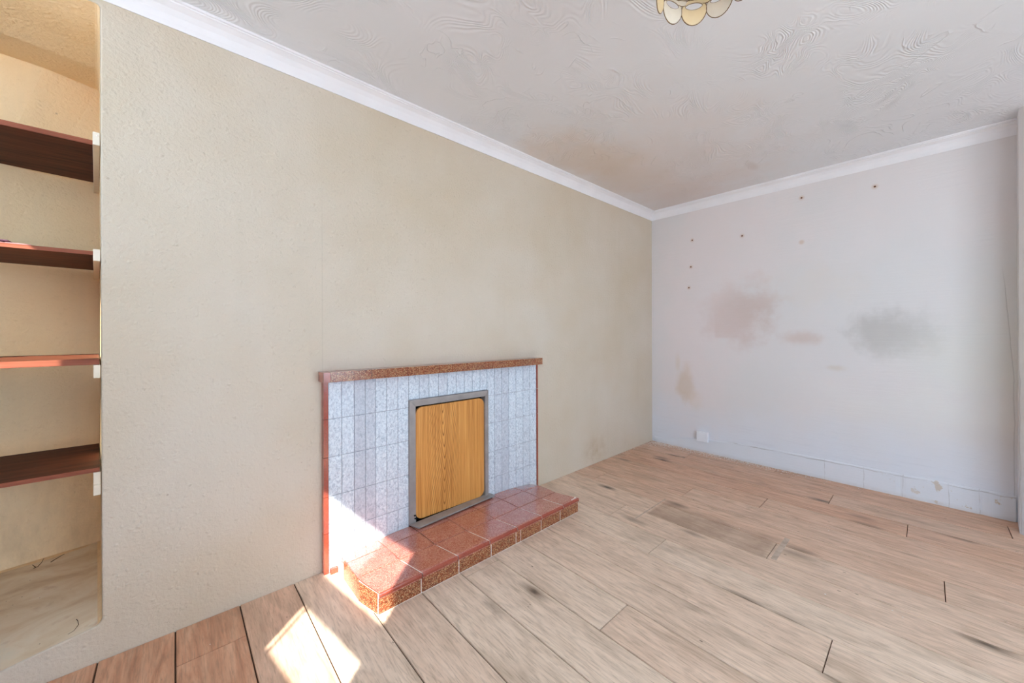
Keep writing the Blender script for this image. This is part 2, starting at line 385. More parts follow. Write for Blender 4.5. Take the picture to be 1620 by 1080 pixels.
# floor: real planks, 200 mm wide, running across the room
bm = bmesh.new(); tl = bm.faces.layers.float.new('tone'); uvl = bm.loops.layers.uv.new('UVMap')
box(bm, -5.0, -4.05, -.06, .02, .02, -.0045, 1)
joints = {1:-.21, 6:-.49, 7:-1.088, 9:-1.69, 10:-.967, 11:-.603, 13:-.197, 14:-.788, 15:-1.2, 16:-1.85, 17:-1.49, 18:-.46, 12:-1.385, 5:-1.45, 8:-1.75, 4:-1.62, 3:-1.3, 2:-1.0, 0:-.9, 19:-1.1}
for k in range(-5, 20):
    xa, xb = -3.914+.2*k, -3.914+.2*(k+1)
    xb = min(xb, .0)
    j = joints.get(k, -.4-(k*.53) % 1.7); cuts = [.0]
    q = j
    while q < 0: q += 1.78
    L = [0.0]; q -= 1.78
    while q > -4.05: L.append(q); q -= 1.78
    L.append(-4.05)
    for a, b in zip(L[:-1], L[1:]):
        r = random.random(); e = .0019
        xm = (xa+xb)/2
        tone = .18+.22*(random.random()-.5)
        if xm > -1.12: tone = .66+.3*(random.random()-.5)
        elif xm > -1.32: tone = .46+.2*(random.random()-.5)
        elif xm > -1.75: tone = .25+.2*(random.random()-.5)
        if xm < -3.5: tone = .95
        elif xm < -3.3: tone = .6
        ch = .0012
        ou, ov = random.uniform(-30, 30), random.uniform(-30, 30)
        ey = .0010
        lo = [(xa+e, b+ey), (xb-e, b+ey), (xb-e, a-ey), (xa+e, a-ey)]
        top = [bm.verts.new((x+(ch if i in (0,3) else -ch), y+(ch if i in (0,1) else -ch), 0)) for i, (x, y) in enumerate(lo)]
        bot = [bm.verts.new((x, y, -.005)) for x, y in lo]
        fs = [bm.faces.new(top)]+[bm.faces.new([bot[i], bot[(i+1)%4], top[(i+1)%4], top[i]]) for i in range(4)]
        for f in fs:
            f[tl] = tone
            for l in f.loops: l[uvl].uv = (l.vert.co.x-xa+ou, l.vert.co.y+ov)
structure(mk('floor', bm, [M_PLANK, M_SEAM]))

bm = bmesh.new(); prism(bm, [(.15,-4.15),(.15,.75),(BX(.75)-.08,.75),(BX(-4.15)-.08,-4.15)], 2, ZT, ZT+.12); structure(mk('ceiling', bm, M_CEIL))

# left wall: front skin with the alcove hole, soft rounded plaster arris
def jx(y): return -3.904-.105*y
def hole(e):
    r = .024+e; pts = []
    zs = lambda x: .124-.19*(-3.93-x) if x > -4.13 else .086-.03*(-4.13-x)
    xr = -3.904+e
    for i in range(6):
        a = -math.pi/2+i/5*math.pi/2; pts.append((xr-r+r*math.cos(a), .122-e+r+r*math.sin(a)))
    rt_ = .012
    for i in range(4):
        a = i/3*math.pi/2; pts.append((xr-rt_+rt_*math.cos(a), 2.283+e*.4-rt_+rt_*math.sin(a)))
    pts += [(-4.13, 2.283+e*.4), (-4.68-e, 2.283+e*.4), (-4.68-e, zs(-4.68)-e), (-4.13, .086-e), (-4.02, zs(-4.02)-e)]
    return pts
H0 = hole(.006); H1 = hole(0); NH = len(H0)
bm = bmesh.new()
hv = [bm.verts.new((x, 0, z)) for x, z in H0]
ov = [bm.verts.new(p) for p in ((-4.95,0,-.05),(.0,0,-.05),(.0,0,ZT),(-4.95,0,ZT))]
es = [bm.edges.new((hv[i], hv[(i+1)%NH])) for i in range(NH)]+[bm.edges.new((ov[i], ov[(i+1)%4])) for i in range(4)]
bmesh.ops.triangle_fill(bm, edges=es, use_beauty=True)
bv = [bm.verts.new((v.co.x, .72, v.co.z)) for v in ov]
for i in range(4): bm.faces.new([ov[i], ov[(i+1)%4], bv[(i+1)%4], bv[i]])
bm.faces.new(bv)
# arris strip (quarter round) to the start of the reveal
ring = [hv]
for t in (.35, .7, 1):
    ring.append([bm.verts.new((H0[i][0]+(H1[i][0]-H0[i][0])*math.sin(t*math.pi/2), .006*(1-math.cos(t*math.pi/2)), H0[i][1]+(H1[i][1]-H0[i][1])*math.sin(t*math.pi/2))) for i in range(NH)])
for a, b in zip(ring[:-1], ring[1:]):
    for i in range(NH):
        f = bm.faces.new([a[i], a[(i+1)%NH], b[(i+1)%NH], b[i]]); f.smooth = True
bmesh.ops.recalc_face_normals(bm, faces=bm.faces)
structure(mk('wall_left', bm, M_CREAM))

# alcove lining: reveal, sill (own plaster), soffit with a crease, back wall
def dback(x): return .675+(x+3.975)*.278 if x > -4.25 else .60-(-4.25-x)*.1
bm = bmesh.new(); rows = []
for t in (0, .2, .45, .66, .85, 1):
    R = []
    for x, z in H1:
        D = dback(x)
        y = .006+(D-.006)*t
        xx = x+(jx(y)-jx(0) if x > -4.0 else 0)*max(0, min(1, (x+4.0)/.07))
        zz = z
        if z < .2: zz = z+(.157-z)*t
        if z > 2.2: zz = z+(-.012 if t == .66 else (.0 if t < .6 else (-.004 if t == .85 else .004)))
        R.append(bm.verts.new((xx, y, zz)))
    rows.append(R)
for a, b in zip(rows[:-1], rows[1:]):
    for i in range(NH):
        f = bm.faces.new([a[i], a[(i+1)%NH], b[(i+1)%NH], b[i]]); f.smooth = False
        m = [H1[i], H1[(i+1)%NH]]
        if max(q[1] for q in m) < .128: f.material_index = 1
bm.faces.new(rows[-1])
bmesh.ops.recalc_face_normals(bm, faces=bm.faces)
bmesh.ops.reverse_faces(bm, faces=bm.faces)
structure(mk('wall_alcove', bm, [M_ALCOVE, M_SILL]))

# far wall
bm = bmesh.new(); box(bm, 0, -4.1, -.05, .15, .02, ZT); structure(mk('wall_far', bm, M_FAR))

# right wall: projecting nib by the far corner, then an unseen window added for even daylight
bm = bmesh.new()
prism(bm, [(0,-2.287),(-.20,-2.274),(-.22,-2.29),(-.22,-2.42),(0,-2.42)], 2, -.05, ZT)
W2 = (-3.72, -1.62, .42, 2.10)
box(bm, W2[1], YR-.15, -.05, .15, YR, ZT); box(bm, -4.9, YR-.15, -.05, W2[0], YR, ZT)
box(bm, W2[0], YR-.15, W2[3], W2[1], YR, ZT); box(bm, W2[0], YR-.15, -.05, W2[1], YR, W2[2])
structure(mk('wall_right', bm, M_FAR))

def window(name, o, u, v, W, Hh, holes, t, board, loc):
    """frame board with openings, panes set in them; o origin, u along, v up"""
    n = u.cross(v)
    bm = bmesh.new()
    us = sorted({0, W, *[a for h in holes for a in (h[0], h[2])]}); vs = sorted({0, Hh, *[a for h in holes for a in (h[1], h[3])]})
    for i in range(len(us)-1):
        for j in range(len(vs)-1):
            cu, cv = (us[i]+us[i+1])/2, (vs[j]+vs[j+1])/2
            if any(h[0] < cu < h[2] and h[1] < cv < h[3] for h in holes): continue
            P = [o+u*a+v*b+n*c for c in (-t/2, t/2) for a, b in ((us[i],vs[j]),(us[i+1],vs[j]),(us[i+1],vs[j+1]),(us[i],vs[j+1]))]
            vv = [bm.verts.new(p) for p in P]
            for q in ((3,2,1,0),(4,5,6,7),(0,1,5,4),(1,2,6,5),(2,3,7,6),(3,0,4,7)): bm.faces.new([vv[k] for k in q])
    bmesh.ops.remove_doubles(bm, verts=bm.verts, dist=1e-5); bmesh.ops.recalc_face_normals(bm, faces=bm.faces)
    root = structure(mk(name, bm, board))
    for h in holes:
        bm = bmesh.new(); P = [o+u*a+v*b for a, b in ((h[0],h[1]),(h[2],h[1]),(h[2],h[3]),(h[0],h[3]))]
        bm.faces.new([bm.verts.new(p) for p in P]); mk('pane', bm, M_GLASS, root)
    return root
window('fill_window_2', Vector((W2[0]-.03, YR-.09, W2[2]-.03)), Vector((1,0,0)), Vector((0,0,1)), W2[1]-W2[0]+.06, W2[3]-W2[2]+.06,
       [(.08,.08,.70,1.66),(.76,.08,1.40,1.66),(1.46,.08,2.08,1.66)], .06, M_FRAMEW, None)  # added window, out of view, spreads soft daylight over the left wall

# rear wall with the small sunlit window (fanlight over a low pane)
SUNH = Vector((.749, .663, 0)).normalized(); TANE = .934
bdir = Vector((-.162, 1, 0)).normalized()          # along the wall towards the left wall
nrm = Vector((bdir.y, -bdir.x, 0))                 # into the room
wo = Vector((BX(-2.6), -2.6, 0))
# window plane on the outer face
po = wo-nrm*.10
def hit(x, y):                                      # trace a sunbeam on the floor back to the window plane
    p = Vector((x, y, 0)); d = (p-po).dot(nrm)/SUNH.dot(nrm); q = p-SUNH*d
    return (q-po).dot(bdir), d*TANE
uR, zA = hit(-3.234, -.613); uL, zB = hit(-3.318, -.184); _, zC = hit(-3.475, -.322)
_, zD = hit(-2.80, -.228); _, zE = hit(-3.192, -.066); uL2, _ = hit(-3.232, -.05)
zsB = (zA+zB)/2
wl = 5.0
u0, u1, za, zb = uR-.16, uL2+.16, zC-.14, zD+.12
bm = bmesh.new()
def wb(ua, ub, z0, z1):
    P = [wo+bdir*a-nrm*c+Vector((0,0,b)) for c in (0,.085) for a, b in ((ua,z0),(ub,z0),(ub,z1),(ua,z1))]
    vv = [bm.verts.new(p) for p in P]
    for q in ((3,2,1,0),(4,5,6,7),(0,1,5,4),(1,2,6,5),(2,3,7,6),(3,0,4,7)): bm.faces.new([vv[k] for k in q])
V3 = (-1.36, -.35, .60, 2.14)
yv = lambda y: y/bdir.y-wo.y/bdir.y
V4 = (yv(-.62), yv(-.10), 1.60, 2.28)
wb(-1.55, V3[0], -.05, ZT); wb(V3[0], V3[1], -.05, V3[2]); wb(V3[0], V3[1], V3[3], ZT); wb(V3[1], u0, -.05, ZT); wb(u1, V4[0], -.05, ZT); wb(V4[1], 2.75, -.05, ZT); wb(V4[0], V4[1], -.05, V4[2]); wb(V4[0], V4[1], V4[3], ZT); wb(u0, u1, -.05, za); wb(u0, u1, zb, ZT)
bmesh.ops.recalc_face_normals(bm, faces=bm.faces)
structure(mk('wall_back', bm, M_FAR))
m = .10; O = po+bdir*(u0-m)+Vector((0,0,za-m))
cv = lambda u, z: (u-(u0-m), z-(za-m))
a = cv(uR, zC); b = cv(uL-.030, zsB); c = cv(uL-.023, zC); d = cv(uL, zsB); e = cv(uR, zE); f = cv(uL2, zD)
window('window_1', O, bdir, Vector((0,0,1)), u1-u0+2*m, zb-za+2*m, [(*a, *b), (*c, *d), (*e, *f)], .012, M_FRAMEW, None)

window('fill_window_3', wo-nrm*.05+bdir*(V3[0]-.03)+Vector((0,0,V3[2]-.03)), bdir, Vector((0,0,1)), V3[1]-V3[0]+.06, V3[3]-V3[2]+.06, [(.07,.08,.51,1.52),(.57,.08,1.0,1.52)], .05, M_FRAMEW, None)  # unseen window added to throw more daylight on the far wall
window('fill_window_4', wo-nrm*.05+bdir*(V4[0]-.02)+Vector((0,0,V4[2]-.02)), bdir, Vector((0,0,1)), V4[1]-V4[0]+.04, V4[3]-V4[2]+.04, [(.04,.04,V4[1]-V4[0],V4[3]-V4[2])], .03, M_FRAMEW, None)  # unseen window added to brighten the alcove
# coving along the left and far walls
def cove(name, pts_fn, closed_len):
    prof = [(0,2.300),(.004,2.299),(.006,2.306),(.009,2.318),(.016,2.338),(.028,2.356),(.044,2.3665),(.049,2.368),(.050,2.373),(.056,2.374),(.058,2.3835),(0,2.3835)]
    bm = bmesh.new(); A = [bm.verts.new(pts_fn(0, d, z)) for d, z in prof]; B = [bm.verts.new(pts_fn(1, d, z)) for d, z in prof]
    n = len(prof)
    for i in range(n): bm.faces.new([A[i], A[(i+1)%n], B[(i+1)%n], B[i]])
    bm.faces.new(A[::-1]); bm.faces.new(B); bmesh.ops.recalc_face_normals(bm, faces=bm.faces)
    structure(mk(name, bm, M_COVE))
cove('trim_1', lambda t, d, z: ((-4.76, -d, z) if t == 0 else (-d, -d, z)), 1)
cove('trim_2', lambda t, d, z: ((-d, -d, z) if t == 0 else (-d, -2.288, z)), 1)

# battered skirting band on the far wall
bm = bmesh.new(); n = 90; A, B, Cc, Dd = [], [], [], []
for i in range(n+1):
    y = -.03-i/n*2.25; w = noise.noise(Vector((y*9, 1, 0)))*.005+noise.noise(Vector((y*40, 4, 0)))*.002
    top = .118+.035*min(1, max(0, (-y-.45)/.5))+w
    if y > -.45: top = .05+.07*max(0, (-y-.1)/.35)
    t = .009+.003*noise.noise(Vector((y*7, 9, 0)))
    if abs(y+1.815) < .014 or abs(y+2.145) < .014: t *= .35
    A.append(bm.verts.new((-t-.002, y, -.002))); B.append(bm.verts.new((-t, y, top-.006))); Cc.append(bm.verts.new((-t*.5, y, top))); Dd.append(bm.verts.new((.0, y, top)))
for i in range(n):
    for P, Q in ((A,B),(B,Cc),(Cc,Dd)): bm.faces.new([P[i], P[i+1], Q[i+1], Q[i]])
bmesh.ops.recalc_face_normals(bm, faces=bm.faces)
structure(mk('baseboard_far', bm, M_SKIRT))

# ------------------------------------------------------------------ fireplace
HZ = .09
sur = empty('fireplace_surround', (-2.48, -.015, .0), 'low tiled fireplace surround in blue-white tiles with red speckled mantel', 'fireplace')
PY = -.03
bm = bmesh.new(); tn = floatattr(bm)
PX0, PX1 = -3.176, -1.768; PZT = .908
FO = (-2.768, -2.223, .767)                          # opening left, right, top
box(bm, PX0, PY+.004, .0, FO[0], -.0005, PZT, 1); box(bm, FO[1], PY+.004, .0, PX1, -.0005, PZT, 1); box(bm, FO[0], PY+.004, FO[2], FO[1], -.0005, PZT, 1)
zr = [.0, .189, .361, .547, .727, PZT]
xs = [-3.176,-3.115,-3.056,-3.001,-2.949,-2.890,-2.828,-2.766,-2.702,-2.641,-2.580,-2.519,-2.458,-2.398,-2.338,-2.278,-2.222,-2.160,-2.098,-2.036,-1.970,-1.902,-1.836,-1.768]
tones = [.05,.08,.55,.5,.0,.12,.0,.0,.1,.05,.2,.0,.1,.05,.0,.1,.05,.35,.45,.0,.05,.15,.1]
def tile(bm, x0, x1, z0, z1, y, t=.004, g=.0011, ch=.0016, tone=0, mi=0):
    x0 += g; x1 -= g; z0 += g; z1 -= g
    A = [(x0,z0),(x1,z0),(x1,z1),(x0,z1)]; Bq = [(x0+ch,z0+ch),(x1-ch,z0+ch),(x1-ch,z1-ch),(x0+ch,z1-ch)]
    a = [bm.verts.new((x, y+t, z)) for x, z in A]; b = [bm.verts.new((x, y+t*.3, z)) for x, z in A]; c = [bm.verts.new((x, y, z)) for x, z in Bq]
    fs = [bm.faces.new(c)]
    for i in range(4):
        fs.append(bm.faces.new([a[i], a[(i+1)%4], b[(i+1)%4], b[i]])); fs.append(bm.faces.new([b[i], b[(i+1)%4], c[(i+1)%4], c[i]]))
    for f in fs: f[tn] = tone; f.material_index = mi
for i in range(len(xs)-1):
    for j in range(len(zr)-1):
        xa, xb = xs[i], xs[i+1]
        inx = FO[0]-.01 < (xa+xb)/2 < FO[1]+.01
        z0, z1 = zr[j], zr[j+1]
        if inx:
            if j < 4: continue
            z0 = FO[2]+.001
        tile(bm, xa, xb, z0, z1, PY, tone=max(0, tones[i]+random.uniform(-.06, .06)))
mk('tile_panel', bm, [M_BLUE, M_BGROUT], sur)
# red edging strips, each a column of narrow tiles
for x0, x1 in ((-3.197, -3.1765), (-1.7675, -1.755)):
    bm = bmesh.new(); tn = floatattr(bm)
    for z0, z1 in zip((.0,.19,.362,.548,.728), (.19,.362,.548,.728,.908)):
        bm2 = bmesh.new(); box(bm2, x0, PY-.003, z0+.001, x1, -.0005, z1-.001); bevel(bm2, .003, 2); me = bpy.data.meshes.new('t'); bm2.to_mesh(me); bm2.free(); bm.from_mesh(me); bpy.data.meshes.remove(me)
    mk('edge_tiles', bm, M_TRIM, sur)
# small skirting tile beside the hearth
bm = bmesh.new(); floatattr(bm); box(bm, -3.172, -.050, .0, -3.1395, -.0335, .024); bevel(bm, .004, 2); mk('plinth_tile', bm, M_TRIM, sur)
# mantel: capping core, front tiles with grout gaps, rounded ends
MX0, MX1, MY, MZ0, MZ1 = -3.212, -1.762, -.088, .908, .954
man = None
bm = bmesh.new(); box(bm, MX0+.002, MY+.004, MZ0+.002, MX1-.002, -.0005, MZ1-.001); bevel(bm, .006, 2)
man = mk('mantel', bm, M_PINKG, sur)
bm = bmesh.new(); tn = floatattr(bm)
seams = [MX0, -3.182, -2.992, -2.800, -2.607, -2.415, -2.222, -2.030, -1.838, MX1]
for a, b in zip(seams[:-1], seams[1:]):
    bm2 = bmesh.new()
    box(bm2, a+.0011, MY, MZ0, b-.0011, -.0008, MZ1)
    bevel(bm2, .009, 3); me = bpy.data.meshes.new('t'); bm2.to_mesh(me); bm2.free(); bm.from_mesh(me); bpy.data.meshes.remove(me)
for f in bm.faces:
    f.material_index = 0 if (f.normal.y < -.9 and f.calc_area() > 3e-4 and f.calc_center_median().x > -3.18) else 1
mk('mantel_tiles', bm, [M_GOLD, M_TRIM], sur)
# metal frame round the fire opening and its flat sill bar
bm = bmesh.new(); w = .036
x0, x1, zt = FO[0], FO[1], FO[2]
def mit(bm, P, y0, y1):
    A = [bm.verts.new((x, y0, z)) for x, z in P]; Bq = [bm.verts.new((x, y1, z)) for x, z in P]
    bm.faces.new(A); bm.faces.new(Bq[::-1])
    for i in range(4): bm.faces.new([A[i], Bq[i], Bq[(i+1)%4], A[(i+1)%4]])
mit(bm, [(x0,.086),(x0+w,.086),(x0+w,zt-w),(x0,zt)], -.046, -.004); mit(bm, [(x1,.086),(x1-.026,.086),(x1-.026,zt-w),(x1,zt)], -.046, -.004); mit(bm, [(x0,zt),(x1,zt),(x1-.026,zt-w),(x0+w,zt-w)], -.046, -.004)
bmesh.ops.recalc_face_normals(bm, faces=bm.faces); bevel(bm, .0025, 2, 1.0)
mk('metal_frame', bm, M_METAL, sur)
bm = bmesh.new()
prism(bm, [(-2.770,-.05),(-2.750,-.112),(-2.196,-.078),(-2.205,-.030),(-2.222,-.025)], 2, .0905, .0985); bevel(bm, .002, 2)
mk('metal_sill', bm, M_METAL, sur)
bm = bmesh.new(); box(bm, x0+.01, -.003, .05, x1-.01, -.0006, zt-.01); mk('recess_shade_sheet', bm, M_DARK, sur)  # thin near-black sheet paints the shade inside the fire opening
bm = bmesh.new()
for x, z in ((-2.738,.118), (-2.741,.135)):
    lathe(bm, [(0,z),(.006,z),(.006,z+.003),(0,z+.005)], (x, -.05), 10)
mk('fixing_screws', bm, M_DARK, sur)

# oak veneer cover board standing in the opening
def rrect(x0, z0, x1, z1, r, n=7):
    P = []
    for cx, cz, a0 in ((x1-r,z1-r,0),(x0+r,z1-r,90),(x0+r,z0+r,180),(x1-r,z0+r,270)):
        for i in range(n): a = math.radians(a0+90*i/(n-1)); P.append((cx+r*math.cos(a), cz+r*math.sin(a)))
    return P
bm = bmesh.new(); prism(bm, rrect(-2.728, .0995, -2.252, .722, .042), 1, -.036, -.020)
bevel(bm, .0018, 2, .9)
cov = mk('cover_board', bm, M_OAK)
tag(cov, 'oak-veneer board with rounded corners standing in the fireplace opening', 'board')

# hearth
hr = empty('hearth', (-2.48, -.25, 0), 'low red speckled tiled hearth slab on the floor before the fireplace', 'hearth')
def hz(x, y):
    t = max(0, min(1, (y+.26)/.23)); d = .010+.034*max(0, (abs(x+2.45)-.38)/.32)**1.3 if abs(x+2.45) > .38 else .010
    return HZ-min(d, .042)*t*t
FP = [(-3.137,-.032),(-3.137,-.322),(-3.109,-.446),(-1.822,-.448),(-1.868,-.308),(-1.84,-.032)]
bm = bmesh.new()
P2 = [(-3.1372,-.0315),(-3.1372,-.3218),(-3.1088,-.4474),(-1.8222,-.4474),(-1.8685,-.3075),(-1.845,-.0315)]
A = [bm.verts.new((x, y, .0005)) for x, y in P2]; Bq = [bm.verts.new((x, y, hz(x, y)-.0016)) for x, y in P2]
# top of the bed follows the dished tile surface
grid = []
bm.faces.new(A)
for i in range(6): bm.faces.new([A[i], A[(i+1)%6], Bq[(i+1)%6], Bq[i]])
bm.faces.new(Bq)
bmesh.ops.recalc_face_normals(bm, faces=bm.faces)
mk('mortar_bed', bm, M_GROUT, hr)
def xl(y): return -3.137 if y > -.322 else -3.137+.028*(-y-.322)/.124
def xr(y): return -1.84-.028*(-y-.03)/.278 if y > -.308 else -1.868+.046*(-y-.308)/.14
bm = bmesh.new(); tn = floatattr(bm)
XS = [None,-2.945,-2.760,-2.570,-2.380,-2.190,-2.0,None]
YS = [-.0315,-.138,-.292,-.449]
for j in range(3):
    ya, yb = YS[j], YS[j+1]
    off = .03 if j == 2 else 0
    for i in range(7):
        g = .0017; nseg = 6; mseg = 5
        tone = random.uniform(0, .5)
        def XX(u, y):
            a = xl(y) if XS[i] is None else XS[i]+off*(-y-.292)/.157+g
            b = xr(y) if XS[i+1] is None else XS[i+1]+off*(-y-.292)/.157-g
            return a+(b-a)*u
        US = [0,.018,.25,.5,.75,.982,1]; VS = [0,.018,.34,.66,.982,1] if j < 2 else [0,.018,.34,.66,.9,1]
        V = []
        for q in range(mseg+1):
            y = ya-g+(yb-ya+(2*g if j < 2 else g))*VS[q]
            row = []
            for p_ in range(nseg+1):
                x = XX(US[p_], y); z = hz(x, y)
                edge = (p_ in (0, nseg)) or (q in (0, mseg))
                if edge and not (j == 2 and q == mseg and 0 < p_ < nseg): z -= .0012
                row.append(bm.verts.new((x, y, z)))
            V.append(row)
        # front row gets a rolled nosing
        if j == 2:
            for k, (dy, dz) in enumerate(((-.004,-.0045),(-.0055,-.011),(-.0035,-.019),(.001,-.0225))):
                V.append([bm.verts.new((v.co.x, yb+dy, HZ+dz)) for v in V[mseg]])
        for q in range(len(V)-1):
            for p_ in range(nseg):
                f = bm.faces.new([V[q][p_], V[q+1][p_], V[q+1][p_+1], V[q][p_+1]]); f[tn] = tone; f.smooth = q >= mseg-1 and j == 2; f.material_index = 1 if (j == 2 and q >= mseg) or (i == 0 and p_ < 1) else 0
        # skirts
        bd = [V[0][p_] for p_ in range(nseg+1)]+[V[q][nseg] for q in range(1, len(V))]+[V[-1][p_] for p_ in range(nseg-1, -1, -1)]+[V[q][0] for q in range(len(V)-2, 0, -1)]
        lo = [bm.verts.new((v.co.x, v.co.y, v.co.z-.004)) for v in bd]
        for k in range(len(bd)):
            f = bm.faces.new([bd[k], bd[(k+1)%len(bd)], lo[(k+1)%len(bd)], lo[k]]); f[tn] = tone
bmesh.ops.recalc_face_normals(bm, faces=bm.faces)
mk('top_tiles', bm, [M_RED, M_TRIM], hr)
bm = bmesh.new(); tn = floatattr(bm)
def vtile(p, q, z0, z1, th=.006):
    p, q = Vector((*p, 0)), Vector((*q, 0)); d = (q-p).normalized(); n = Vector((d.y, -d.x, 0)); g = .0014
    p += d*g; q -= d*g
    fr = [p+n*.0+Vector((0,0,z0)), q+Vector((0,0,z0)), q+Vector((0,0,z1)), p+Vector((0,0,z1))]
    bk = [v-n*th for v in fr]; ch = .0012
    cen = sum(fr, Vector())/4
    top = [v+n*.001+(cen-v).normalized()*ch for v in fr]
    a = [bm.verts.new(v) for v in bk]; b = [bm.verts.new(v) for v in fr]; c = [bm.verts.new(v) for v in top]
    tone = random.uniform(0, .3)
    fs = [bm.faces.new(c)]
    for i in range(4): fs += [bm.faces.new([a[i], a[(i+1)%4], b[(i+1)%4], b[i]]), bm.faces.new([b[i], b[(i+1)%4], c[(i+1)%4], c[i]])]
    for f in fs: f[tn] = tone
FX = [-3.109,-2.918,-2.722,-2.527,-2.356,-2.322,-2.16,-1.995,-1.822]
for a, b in zip(FX[:-1], FX[1:]): vtile((a, -.4475), (b, -.4475), .003, .0640)
vtile((-3.138,-.322), (-3.110,-.446), .004, .087); vtile((-3.138,-.125), (-3.138,-.322), .004, .087)
vtile((-1.822,-.447), (-1.868,-.308), .004, .075)
bmesh.ops.recalc_face_normals(bm, faces=bm.faces)
mk('front_tiles', bm, M_GOLD, hr)
# chipped corner: bare plaster showing at the right front
bm = bmesh.new()
for k in range(7):
    c = Vector((-1.840-.007*k+random.uniform(-.003,.003), -.437+random.uniform(-.010,.004), HZ-.004+random.uniform(-.002,.003)))
    bmesh.ops.create_icosphere(bm, subdivisions=1, radius=random.uniform(.006,.010), matrix=Matrix.Translation(c) @ Matrix.Diagonal((1.2,1,.6,1)))
ck = mk('broken_corner', bm, M_GROUT, hr); ck['label'] = 'chipped white plaster corner'

# ------------------------------------------------------------------ alcove shelves on painted battens
def jamb_bar(bm, y0, y1, z0, z1, w):
    P = [(jx(y0)-w, y0), (jx(y0)-.001, y0), (jx(y1)-.001, y1), (jx(y1)-w, y1)]
    prism(bm, P, 2, z0, z1)
for nm, zc0, zc1, yf, lab in (('top', 1.790, 1.835, .003, 'highest cream batten on the alcove side, under the top shelf'),
        ('second', 1.388, 1.429, .003, 'cream batten on the alcove side, under the shelf with papers'),
        ('third', .981, 1.027, .014, 'small cream batten under the thin eye-level alcove shelf'),
        ('low', .572, .652, .014, 'tall stepped cream batten under the lowest alcove shelf')):
    bm = bmesh.new()
    if nm == 'low': jamb_bar(bm, yf, .44, zc0, .609, .019); jamb_bar(bm, yf+.006, .44, .609, zc1, .019)
    else: jamb_bar(bm, yf, .66 if zc0 > 1.2 else .5, zc0, zc1, .018)
    bevel(bm, .0012, 1, .6)
    r = mk('shelf_batten', bm, M_WHITE); tag(r, lab, 'batten', 'battens carrying the alcove shelves')
    if nm == 'top':
        bm = bmesh.new(); bmesh.ops.create_uvsphere(bm, u_segments=10, v_segments=6, radius=.0028, matrix=Matrix.Translation((-3.912, .003, 1.822)))
        mk('screw_head', bm, M_GROUT, r)
def shelf(y0, y1, z0, t, lab, lift=0):
    XL = -4.672
    bm = bmesh.new(); P = [(XL, y0+.004), (jx(y0)-.004, y0+.004), (jx(y1)-.004, y1), (XL, y1)]
    P[2] = (min(P[2][0], jx(y1)-.004), min(y1, dback(jx(y1))-.004)); P[3] = (XL, min(y1, dback(XL)-.004))
    prism(bm, P, 2, z0, z0+t); bevel(bm, .0012, 1, .6)
    s = mk('alcove_shelf', bm, M_SHELF); tag(s, lab, 'shelf', 'dark wooden shelves in the alcove')
    bm = bmesh.new(); box(bm, XL, y0, z0+.0006, jx(y0)-.004, y0+.0042, z0+t-.0006); bevel(bm, .001, 1, .6); mk('front_edge', bm, M_LIP, s)
    return s
shelf(.145, .66, 1.8355, .018, 'topmost dark wooden alcove shelf, seen from below')
shelf(.160, .66, 1.4295, .015, 'dark wooden alcove shelf carrying loose papers, second from top')
shelf(.018, .50, 1.0275, .021, 'thin reddish-brown alcove shelf at eye level, seen edge-on')
shelf(.018, .448, .6525, .015, 'lowest dark wooden alcove shelf with its top showing')
# papers on the second shelf
bm = bmesh.new()
n = 8
for i in range(n):
    xa, xb = -4.300+.212*i/n, -4.300+.212*(i+1)/n
    za = 1.4452; c0 = .0035*(max(0, 1-i/n*1.6)); c1 = .0035*(max(0, 1-(i+1)/n*1.6))
    v = [bm.verts.new(p) for p in ((xa,.172,za),(xb,.182+.0,za),(xb,.36,za),(xa,.35,za),(xa,.172,za+.004+c0),(xb,.182,za+.004+c1),(xb,.36,za+.004+c1),(xa,.35,za+.004+c0))]
    for q in ((3,2,1,0),(4,5,6,7),(0,1,5,4),(1,2,6,5),(2,3,7,6),(3,0,4,7)): bm.faces.new([v[k] for k in q])
bmesh.ops.remove_doubles(bm, verts=bm.verts, dist=1e-5)
tag(mk('leaflet', bm, M_PAPERP), 'thin pink leaflet lying near the front of the second alcove shelf', 'leaflet')
bm = bmesh.new(); box(bm, -4.36, .176, 1.4532, -4.136, .33, 1.4572); bevel(bm, .0008, 1)
tag(mk('booklet', bm, M_PAPERD), 'dark plum booklet lying on the pink leaflet', 'booklet')

# dry stems on the alcove sill
def sillz(x, y): 
    t = max(0, min(1, (y-.006)/(dback(x)-.006)))
    z0 = .124-.19*(-3.93-x) if x > -4.13 else .086
    return z0+(.157-z0)*t
def twig(pts, r, lab):
    bm = bmesh.new()
    for P in pts: tube(bm, [(x, y, sillz(x, y)+dz+r) for x, y, dz in P], r, 5, r*.5)
    tag(mk('dry_stem', bm, M_TWIG), lab, 'plant stem', 'dry stems on the alcove sill')
twig([[(-4.155,.585,.0),(-4.145,.59,.0),(-4.135,.595,.012),(-4.130,.598,.025)], [(-4.150,.588,.0),(-4.16,.592,.012)]], .0014, 'forked dry stem at the back of the alcove sill')
twig([[(-4.112,.60,.0),(-4.095,.605,.008),(-4.075,.610,.016)]], .0014, 'short straight dry stem leaning at the alcove back')
twig([[(-3.975,.10,.0),(-3.97,.085,.001),(-3.965,.06,.0),(-3.972,.035,.0),(-3.985,.03,.0)]], .0010, 'hooked dry stem near the front corner of the alcove sill')

